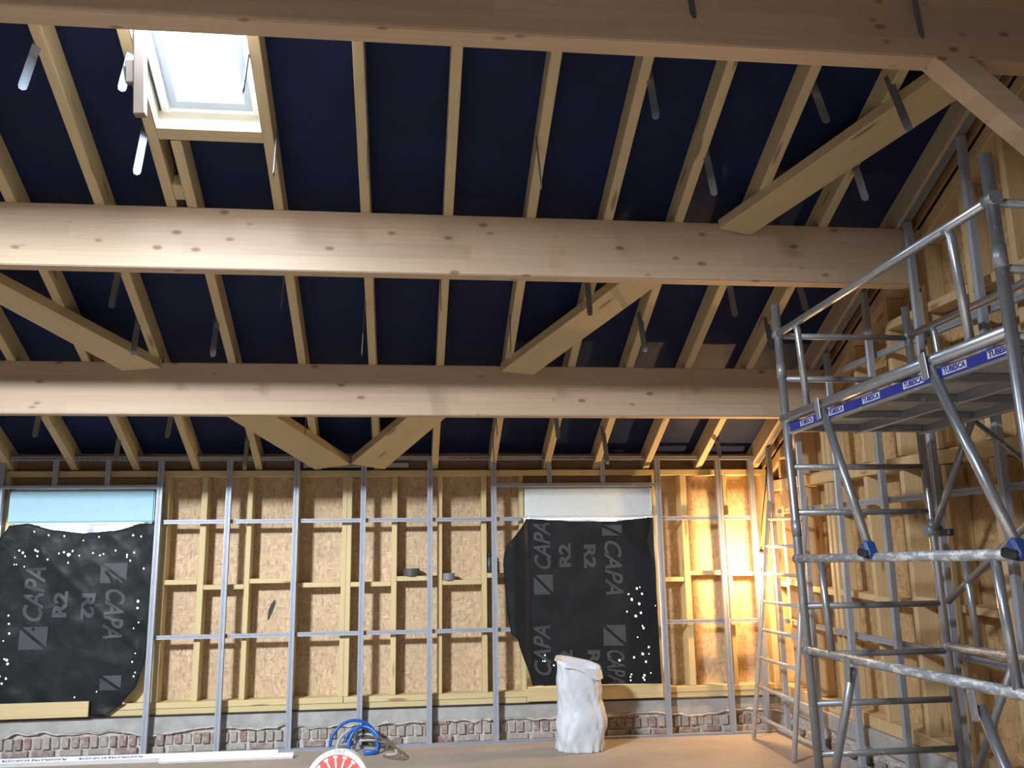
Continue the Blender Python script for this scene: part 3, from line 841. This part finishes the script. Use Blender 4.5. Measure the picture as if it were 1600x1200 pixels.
dots([(2.16,1.32,.8),(2.13,1.31,1.5),(2.05,1.26,1.0),(2.18,1.26,1.4),(2.08,1.21,1.7),(2.15,1.17,1.6),(2.03,1.10,1.0),(2.16,1.09,1.5),(2.11,1.06,1.7),(2.17,0.97,1.0),(2.18,0.95,1.3),(2.12,0.87,0.7),(2.22,0.78,1.4),(2.16,0.72,1.8),(2.08,0.69,1.4),(2.22,0.72,0.7),(1.94,0.67,1.4),(2.19,0.65,1.4),(1.65,0.67,.9),(1.47,0.71,.9),(1.36,0.72,.9),(1.25,0.73,.9),(1.23,0.68,0.8),(1.25,0.68,0.8),(1.33,0.64,1.0),(2.05,0.54,1.0),(2.04,0.52,1.0),(2.04,0.49,1.0),(2.17,0.53,1.4),(2.16,0.51,1.3),(2.17,0.49,1.0),(2.23,0.55,0.7),(2.30,1.15,0.6)], fr_, sr)


def on_wall(x, z, ang):      # text lying on the wall, facing the room, turned by ang
    return Matrix.Translation((x, 8.33, z)) @ Matrix.Rotation(math.pi / 2, 4, 'X') @ Matrix.Rotation(ang, 4, 'Z')


def logo_square(x0, x1, z0, z1, f, parent, mat=None):
    bm = bmesh.new()
    def tri(pts):
        bm.faces.new([bm.verts.new((x, f(x, z) - .004, z)) for x, z in pts])
    g = .018
    tri([(x0, z0), (x1 - g, z0), (x0, z1 - g)]); tri([(x1, z1), (x0 + g, z1), (x1, z0 + g)])
    new_obj('printed_square', bm_mesh(bm), mat or PRINT, parent)


q = math.pi / 2
for (b, x, z, a, fx, fz, bd) in (('CAPA', 1.255, 1.70, q, .43, .16, .004), ('R2', 1.465, 1.62, q, .22, .115, .008), ('R2', 1.69, 1.615, -q, .22, .115, .008), ('CAPA', 1.91, 1.52, -q, .50, .17, .004),
                                 ('CAPA', 1.235, .76, q, .44, .16, .004), ('R2', 1.455, .66, q, .22, .115, .008), ('R2', 1.70, .66, -q, .22, .115, .008), ('CAPA', 1.90, .62, -q, .3, .17, .004)):
    text_obj('sheet_lettering', b, .2, on_wall(x, z, a), PRINT, sr, (fx, fz), .35 if b == 'CAPA' else 0, fr_, bold=bd)
for s in ((1.16, 1.34, 1.27, 1.45), (1.82, 2.01, 1.80, 1.90), (1.80, 2.01, .80, .985)): logo_square(*s, fr_, sr)
for (b, x, z, a, fx, fz, bd) in (('CAPA', -3.21, 1.34, q, .46, .17, .004), ('R2', -2.99, 1.26, q, .22, .12, .008), ('R2', -2.77, 1.25, -q, .22, .12, .008), ('CAPA', -2.55, 1.19, -q, .42, .17, .004)):
    text_obj('sheet_lettering', b, .2, on_wall(x, z, a), PRINT2, sl, (fx, fz), .35 if b == 'CAPA' else 0, fl, bold=bd)
for s in ((-2.68, -2.46, 1.44, 1.61), (-3.31, -3.08, .89, 1.08), (-2.62, -2.44, .54, .66)): logo_square(*s, fl, sl, PRINT2)

o = box('sill_board', -4.2, -2.685, 8.300, 8.326, .332, .458, YELLOW); tag(o, 'pale yellow board fixed under the left black sheet', 'board', 'boards under the black sheets')
o = box('sill_board', 1.085, 2.345, 8.340, 8.368, .330, .456, YELLOW); tag(o, 'pale yellow board behind the white sack under the right black sheet', 'board', 'boards under the black sheets')

# ------------------------------------------------------------------ scaffold tower
K = .96
def T(x, y, z):
    return Vector((x * K + (1.541 - z) * .018, y * K, CAMH + (z - CAMH) * K))


tw = empty('scaffold_tower', T(2.88, 4.3, 0.0) * 1.0)
tag(tw, 'tall aluminium scaffold tower with guard rails and deck by the right wall', 'scaffold')
xl, xr, yf, yn = 2.426, 3.335, 5.40, 3.21
zfoot = CAMH - CAMH / K + .02
for x, y in ((xl, yf), (xr, yf), (xl, yn), (xr, yn)):
    pipe('post', T(x, y, zfoot + .10), T(x, y, 3.20), .0255, ALU, tw, 16, True)
    f_ = pipe('foot', T(x, y, zfoot - .02), T(x, y, zfoot + .12), .034, BLACKP, tw)
    for z in (1.69, 2.70):
        pipe('post_sleeve', T(x, y, z), T(x, y, z + .10), .0285, ALUD, tw)
for y in (yf, yn):
    for k in range(11):
        z = .118 + .2868 * k
        pipe('rung', T(xl, y, z), T(xr, y, z), .0185, ALUD, tw)
deck_z = 2.44
for x, s in ((xl, 1), (xr, -1)):
    front = s == 1
    for z, mt_, rr in ((3.0, ALU, .022), (1.553, ALUR, .024), (1.005, ALUR, .024)):
        pipe('guard_rail', T(x, yf + .05, z), T(x, yn, z), rr, mt_, tw)
        for y in (yf, yn): pipe('coupler', T(x, y - .03, z), T(x, y + .03, z), .0305, ALUD, tw)
    pipe('deck_tube', T(x, yf + .03, deck_z), T(x, yn, deck_z), .030, ALU, tw)
    for y in (5.11, 3.505):
        tube('guard_upright', [T(x, y + .05, 3.0), T(x, y + .015, 2.985), T(x, y, 2.95), T(x, y - .035, deck_z)], .020, ALU, tw)
        pipe('guard_upright', T(x, y, 1.55), T(x, y - .03, 1.005), .020, ALU, tw)
# deck
Z0 = T(0, 0, 2.345).z; Z1 = T(0, 0, 2.40).z
dk = empty('deck', T(2.88, 4.3, 2.36)); dk.parent = tw; dk.matrix_parent_inverse = PW[tw.name].inverted()
xa, xb = T(xl, 0, 2.4).x, T(xr, 0, 2.4).x
ya, yb = yn * K + .03, yf * K - .03
box('deck_board', xa + .03, xa + (xb - xa) / 2 - .004, ya, yb, Z1 - .012, Z1 + .004, DECKM, dk); box('deck_board', xa + (xb - xa) / 2 + .004, xb - .03, ya, yb, Z1 - .012, Z1 + .004, DECKM, dk)
for xx in (xa + .015, xb - .015, (xa + xb) / 2):
    box('deck_beam', xx - .014, xx + .014, ya, yb, Z0 - .012, Z1 - .012, ALU, dk)
for i in range(5):
    yy = ya + .03 + (yb - ya - .06) * i / 4
    box('cross_beam', xa + .03, xb - .03, yy - .02, yy + .02, Z0, Z1 - .013, ALUD, dk)
box('warning_tape', xa - .002, xa + .0005, ya + .02, yb - .02, Z0 + .002, Z1 - .004, BLUET, dk, 0)
rt_ = Matrix(((0, 0, -1, 0), (-1, 0, 0, 0), (0, 1, 0, 0), (0, 0, 0, 1)))      # reads from the left side of the tower
for yraw in (5.10, 4.72, 4.33, 3.93, 3.60, 3.28):
    yy = yraw * K
    box('tape_label', xa - .0034, xa - .0022, yy - .085, yy + .085, Z0 + .010, Z1 - .010, LABELW, dk, 0)
    text_obj('tape_lettering', 'TUBESCA', .03, Matrix.Translation((xa - .0042, yy, (Z0 + Z1) / 2)) @ rt_, BLUET, dk, (.155, .026), bold=.001)
# deck braces with plate brackets and blue claws
def claw_brace(p, q_, x, claw=True):
    pipe('brace', T(x - .02 if x < 3 else x, *p), T(x - .02 if x < 3 else x, *q_), .0225, ALU, tw)
    xx = x - .02 if x < 3 else x
    d = (Vector((0, *q_)) - Vector((0, *p))).normalized()
    bar('bracket_plate', T(xx - .032, p[0] - d.y * .02, p[1] + .07), T(xx - .032, p[0] + d.y * .015, p[1] - .06), .052, .006, ALUD, tw, (1, 0, 0))
    if claw:
        bar('claw', T(xx, q_[0] - d.y * .05, q_[1] - d.z * .05), T(xx, q_[0] + d.y * .05, q_[1] + d.z * .04), .05, .06, BLUE, tw, (1, 0, 0), .012)
        bar('claw_grip', T(xx - .02, q_[0] - .03, q_[1] - .02), T(xx - .02, q_[0] + .06, q_[1] - .005), .04, .05, BLACKP, tw, (1, 0, 0), .01)


claw_brace((4.843, 2.40), (4.485, 1.588), xl); claw_brace((3.752, 2.405), (3.322, 1.568), xl)
claw_brace((4.809, .955), (5.30, .10), xl, False); claw_brace((3.708, .925), (3.28, .10), xl, False)
pipe('brace', T(xr, 4.836, 2.365), T(xr, 5.37, 1.73), .0205, ALUD, tw)
pipe('brace', T(xr, 4.96, 2.43), T(xr, 3.3, 1.20), .014, ALUD, tw)
pipe('brace', T(xr, 5.33, 1.28), T(xr, 3.30, 2.36), .0205, ALUD, tw)
pipe('brace', T(xr, 4.76, 1.0), T(xr, 5.36, .16), .0205, ALUD, tw)
pipe('coupler', T(xr - .05, yf, 1.717), T(xr + .05, yf, 1.717), .036, ALUD, tw)
bar('claw_grip', T(xr, 5.30, 1.70), T(xr, 5.20, 1.70), .04, .04, BLACKP, tw, bev=.008)

# ------------------------------------------------------------------ ladder in the corner
ld = empty('ladder', (3.03, 7.55, 0))
tag(ld, 'light aluminium ladder leaning in the corner behind the scaffold tower', 'ladder')
A0, A1 = Vector((3.062, 8.04, .0)), Vector((3.335, 7.97, 2.09)); B0, B1 = Vector((3.002, 7.061, .0)), Vector((3.335, 7.2, 2.07))
for a, b in ((A0, A1), (B0, B1)):
    mw, L = frame(a + Vector((0, 0, .012)), b, (1, 0, 0)); pipe('stile', a + Vector((0, 0, .012)), b, .021, LADM, ld)
for k in range(8):
    t = (.205 + .245 * k) / 2.09
    pipe('rung', A0.lerp(A1, t), B0.lerp(B1, t * 1.0), .0155, LADM, ld)

# ------------------------------------------------------------------ lamp in the corner
lp = empty('work_lamp', (3.31, 8.12, 1.44))
tag(lp, 'glowing orange work lamp hanging in the corner beside the ladder', 'lamp')
bm = bmesh.new(); bmesh.ops.create_uvsphere(bm, u_segments=16, v_segments=10, radius=.033)
for v in bm.verts: v.co.z *= 1.2
new_obj('bulb', bm_mesh(bm, True), BULB, lp, Matrix.Translation((3.29, 8.13, 1.53)))
pipe('lamp_holder', (3.29, 8.13, 1.57), (3.29, 8.13, 1.65), .02, BLACKP, lp)
tube('cable', [(3.29, 8.13, 1.65), (3.30, 8.12, 1.85), (3.34, 8.06, 2.2), (3.37, 8.03, 2.5)], .005, BLACKP, lp)
lt = bpy.data.lights.new('work_lamp_light', 'POINT'); lt.energy = 110; lt.color = (1.0, .60, .25); lt.shadow_soft_size = .035
lo = bpy.data.objects.new('work_lamp_light', lt); lo.location = (3.245, 8.09, 1.53); col.objects.link(lo)

# ------------------------------------------------------------------ white sack
def sack():
    bm = bmesh.new(); n = 96; prof = []
    H = .70
    cx, cy = 1.468, 7.86
    lv = [0, .01, .03] + [.05 + .02 * i for i in range(33)]
    rings = []
    def ringat(z, sx, sy, top, inner=0):
        ring = []
        for k in range(n):
            a = 2 * math.pi * k / n
            ca, sa = math.cos(a), math.sin(a)
            ex = .72
            px = math.copysign(abs(ca) ** ex, ca) * sx; py = math.copysign(abs(sa) ** ex, sa) * sy
            nz = .016 * noise.noise(Vector((px * 7, py * 7, z * 5))) + .008 * (1 - 2.6 * abs(noise.noise(Vector((ca * 2.2 + z * 4, sa * 2.2 - z * 2, z * 5 + 4)))))
            nz += .0035 * (1 - 3 * abs(noise.noise(Vector((ca * 4 - z * 6, sa * 4, z * 11 + 1)))))
            if z < .12: nz += .010 * math.sin(a * 17) * (1 - z / .12)
            s = 1 + nz / .15
            zz = z
            if top: zz = z + (-px / .2) * .045 * (z / .7) ** 2 + py / sy * .028 * (z / .7) ** 3
            ring.append(bm.verts.new((cx + px * s + .014 * math.exp(-((z - .25) / .16) ** 2), cy + py * s, max(.002, zz))))
        return ring
    for z in lv:
        t = z / H
        sx = .188 + .022 * math.exp(-((t - .33) / .2) ** 2) - .006 * t
        sx = sx if z > .005 else sx * .93
        sy = .145 * (1 - .35 * t ** 2) + .01 * math.sin(t * 7)
        rings.append(ringat(z, sx, sy, True))
    # rolled rim
    rings.append(ringat(.712, .190, .094, True)); rings.append(ringat(.705, .172, .078, True)); rings.append(ringat(.60, .16, .075, True)); rings.append(ringat(.42, .15, .08, True))
    for a, b in zip(rings, rings[1:]):
        for k in range(n): bm.faces.new((a[k], a[(k + 1) % n], b[(k + 1) % n], b[k]))
    bm.faces.new(rings[0][::-1]); bm.faces.new(rings[-1])
    o = empty('plastic_sack', (cx, cy, 0)); tag(o, 'white plastic sack standing open on the floor below the right window', 'sack')
    new_obj('sack_body', bm_mesh(bm, True), SACK, o)
    bm = bmesh.new()
    lo_, hi_ = [], []
    for k in range(n + 1):
        a = 2 * math.pi * k / n; ca, sa = math.cos(a), math.sin(a)
        px = math.copysign(abs(ca) ** .72, ca) * .198; py = math.copysign(abs(sa) ** .72, sa) * .112
        zt = .713 - px / .2 * .045 + py / .112 * .028; d = .03 + .008 * math.sin(a * 5) + .05 / (1 + math.exp(-(ca - .1) * 9))
        w1 = 1 + .03 * math.sin(a * 11)
        lo_.append(bm.verts.new((cx + .003 + px * 1.03 * w1, cy + py * 1.1 * w1, zt - d))); hi_.append(bm.verts.new((cx + px * .99, cy + py * .98, zt)))
    for k in range(n): bm.faces.new((lo_[k], lo_[k + 1], hi_[k + 1], hi_[k]))
    new_obj('rolled_rim', bm_mesh(bm, True), SACK, o)


sack()

# ------------------------------------------------------------------ coils, roll, channel on the floor
def coil(name, loops, r, mat, label, cat='conduit'):
    e = empty(name, (loops[0][0], loops[0][1], 0)); tag(e, label, cat)
    for (cx, cy, cz, rx_, rz_, yt, ph, tilt, sweep) in loops:
        pts = []
        for k in range(41):
            a = ph + sweep * k / 40
            dx = math.cos(a) * rx_; dzv = math.sin(a) * rz_
            x = cx + dx; z = cz + dzv * math.cos(tilt); y = cy + yt * math.cos(a) + dzv * math.sin(tilt)
            pts.append((x, y, max(r + .002, z)))
        tube('conduit_loop', pts, r, mat, e, 10)


PI = math.pi
coil('blue_conduit_coil', [(-.445, 8.13, .065, .195, .19, .02, PI * 1.02, .1, -PI * 1.02), (-.37, 8.10, .07, .145, .14, -.04, PI * .98, .25, -PI * 1.45), (-.40, 8.08, .05, .16, .18, -.05, PI * .45, .5, -PI * .85), (-.36, 8.11, .06, .12, .15, .03, PI * 1.05, .15, -PI * .75)], .0135, BLUEC, 'bright blue conduit looped in a coil beside the floor track')
coil('grey_conduit_coil', [(-.40, 8.17, .02, .19, .17, .03, PI * 1.0, .2, -PI * .75), (-.36, 8.15, .03, .2, .12, -.06, PI * .9, .6, -PI * .9), (-.28, 8.05, .03, .2, .1, -.12, PI * .8, .9, -PI * 1.1)], .011, GREYC, 'grey conduit tangled among the blue coil loops')
coil('brown_cable_coil', [(-.25, 8.0, .02, .2, .12, -.2, PI * .7, .5, -PI * 1.1), (-.22, 7.95, .015, .21, .10, -.22, PI * .6, .6, -PI)], .007, BROWNC, 'thin brown cable lying on the floor right of the blue coil', 'cable')

rl = empty('printed_roll', (-.44, 6.12, 0)); tag(rl, 'round red and white printed roll at the bottom edge before the blue coil', 'roll')
RX = Matrix.Translation((-.425, 6.12, .202)) @ Matrix.Rotation(math.radians(-8), 4, 'Z') @ Matrix.Rotation(math.radians(83), 4, 'X')


def disc(name, r0, r1, z0, z1, mat, n=48):
    bm = bmesh.new()
    rg = [[bm.verts.new((math.cos(2 * PI * k / n) * r, math.sin(2 * PI * k / n) * r, z)) for k in range(n)] for r, z in ((r0, z0), (r1, z0), (r1, z1), (r0, z1))]
    for a, b in zip(rg, rg[1:] + rg[:1]):
        for k in range(n): bm.faces.new((a[k], a[(k + 1) % n], b[(k + 1) % n], b[k]))
    return new_obj(name, bm_mesh(bm), mat, rl, RX)


disc('white_ring', .17, .201, -.05, .05, WHITE); disc('red_face', .03, .17, -.048, .046, REDP)
for k in range(16):
    a = 2 * PI * k / 16 + .12
    bm = bmesh.new(); add_box(bm, .085, .158, -.005, .005, .046, .0472); add_box(bm, .150, .163, -.014, .014, .046, .0472); new_obj('printed_mark', bm_mesh(bm), WHITE, rl, RX @ Matrix.Rotation(a, 4, 'Z'))
text_obj('roll_lettering', '1717', .03, RX @ Matrix.Rotation(math.radians(-3), 4, 'Z') @ Matrix.Translation((0.0, .185, .0508)), INK, rl, (.06, .02))

ch = empty('metal_channel', (-2.2, 8.18, 0)); tag(ch, 'long white galvanized channel with print lying on the floor at the left', 'metal channel')
channel('channel_body', (-4.6, 8.10, .046), (-1.06, 8.03, .046), .055, .045, PVC, ch, (0, -.5, .86))
channel('channel_body', (-2.0, 7.99, .03), (-.93, 7.985, .03), .05, .03, PVC, ch, (0, -.5, .86))
for tx in (-3.0, -2.4):
    text_obj('channel_print', 'PLACOPLATRE 97-NF-CSTB', .02, Matrix.Translation((tx, 8.055 + (tx + 2.4) * -.02, .0475)) @ Matrix.Rotation(-.02, 4, 'Z') @ Matrix.Rotation(math.radians(30), 4, 'X') @ Matrix.Rotation(PI, 4, 'Z'), INK, ch, (.5, .018))

# ------------------------------------------------------------------ small things on the noggins
def tape_roll(x, y, z, r, h, mat, label):
    e = empty('tape_roll', (x, y, z)); tag(e, label, 'tape roll', 'tape rolls on the wall noggins')
    n = 32
    for nm, r0, r1, mt_ in (('tape', r * .72, r, mat), ('core', r * .66, r * .72, OLDW)):
        bm = bmesh.new()
        rg = [[bm.verts.new((math.cos(2 * PI * k / n) * q_, math.sin(2 * PI * k / n) * q_, zz)) for k in range(n)] for q_, zz in ((r0, 0), (r1, 0), (r1, h), (r0, h))]
        for a, b in zip(rg, rg[1:] + rg[:1]):
            for k in range(n): bm.faces.new((a[k], a[(k + 1) % n], b[(k + 1) % n], b[k]))
        new_obj(nm, bm_mesh(bm), mt_, e, Matrix.Translation((x, y, z)))


tape_roll(.035, 8.43, 1.457, .075, .068, TAPE, 'larger dark grey tape roll on a wall noggin')
tape_roll(.375, 8.41, 1.415, .058, .062, DUCT, 'smaller silver grey tape roll on a wall noggin')
e = empty('spray_can', (.765, 8.42, 1.473)); tag(e, 'dark spray can on a noggin behind a metal stud', 'spray can')
pipe('can_body', (.757, 8.42, 1.473), (.757, 8.42, 1.62), .031, TAPE, e); pipe('can_cap', (.757, 8.42, 1.62), (.757, 8.42, 1.655), .024, BLACKP, e)
o = prism('sheet_scrap', [(-1.262, 1.085), (-1.245, 1.10), (-1.205, 1.20), (-1.195, 1.245), (-1.205, 1.262), (-1.235, 1.225), (-1.258, 1.16)], 'y', 8.524, 8.529, BLACKP)
tag(o, 'small torn black scrap stuck on the osb wall', 'scrap')
e = empty('window_handle_block', (-1.43, 4.4, 3.9)); tag(e, 'shade-darkened wooden block hanging beside the bright roof window', 'wood block')
bar('block_body', (-1.392, 4.40, 3.842), (-1.425, 4.40, 4.36), .058, .05, BLOCK_SHADE, e, (0, 1, 0), .005)
bar('block_side', (-1.452, 4.40, 4.02), (-1.462, 4.40, 4.15), .04, .035, BLOCK_SHADE, e, (0, 1, 0), .004)
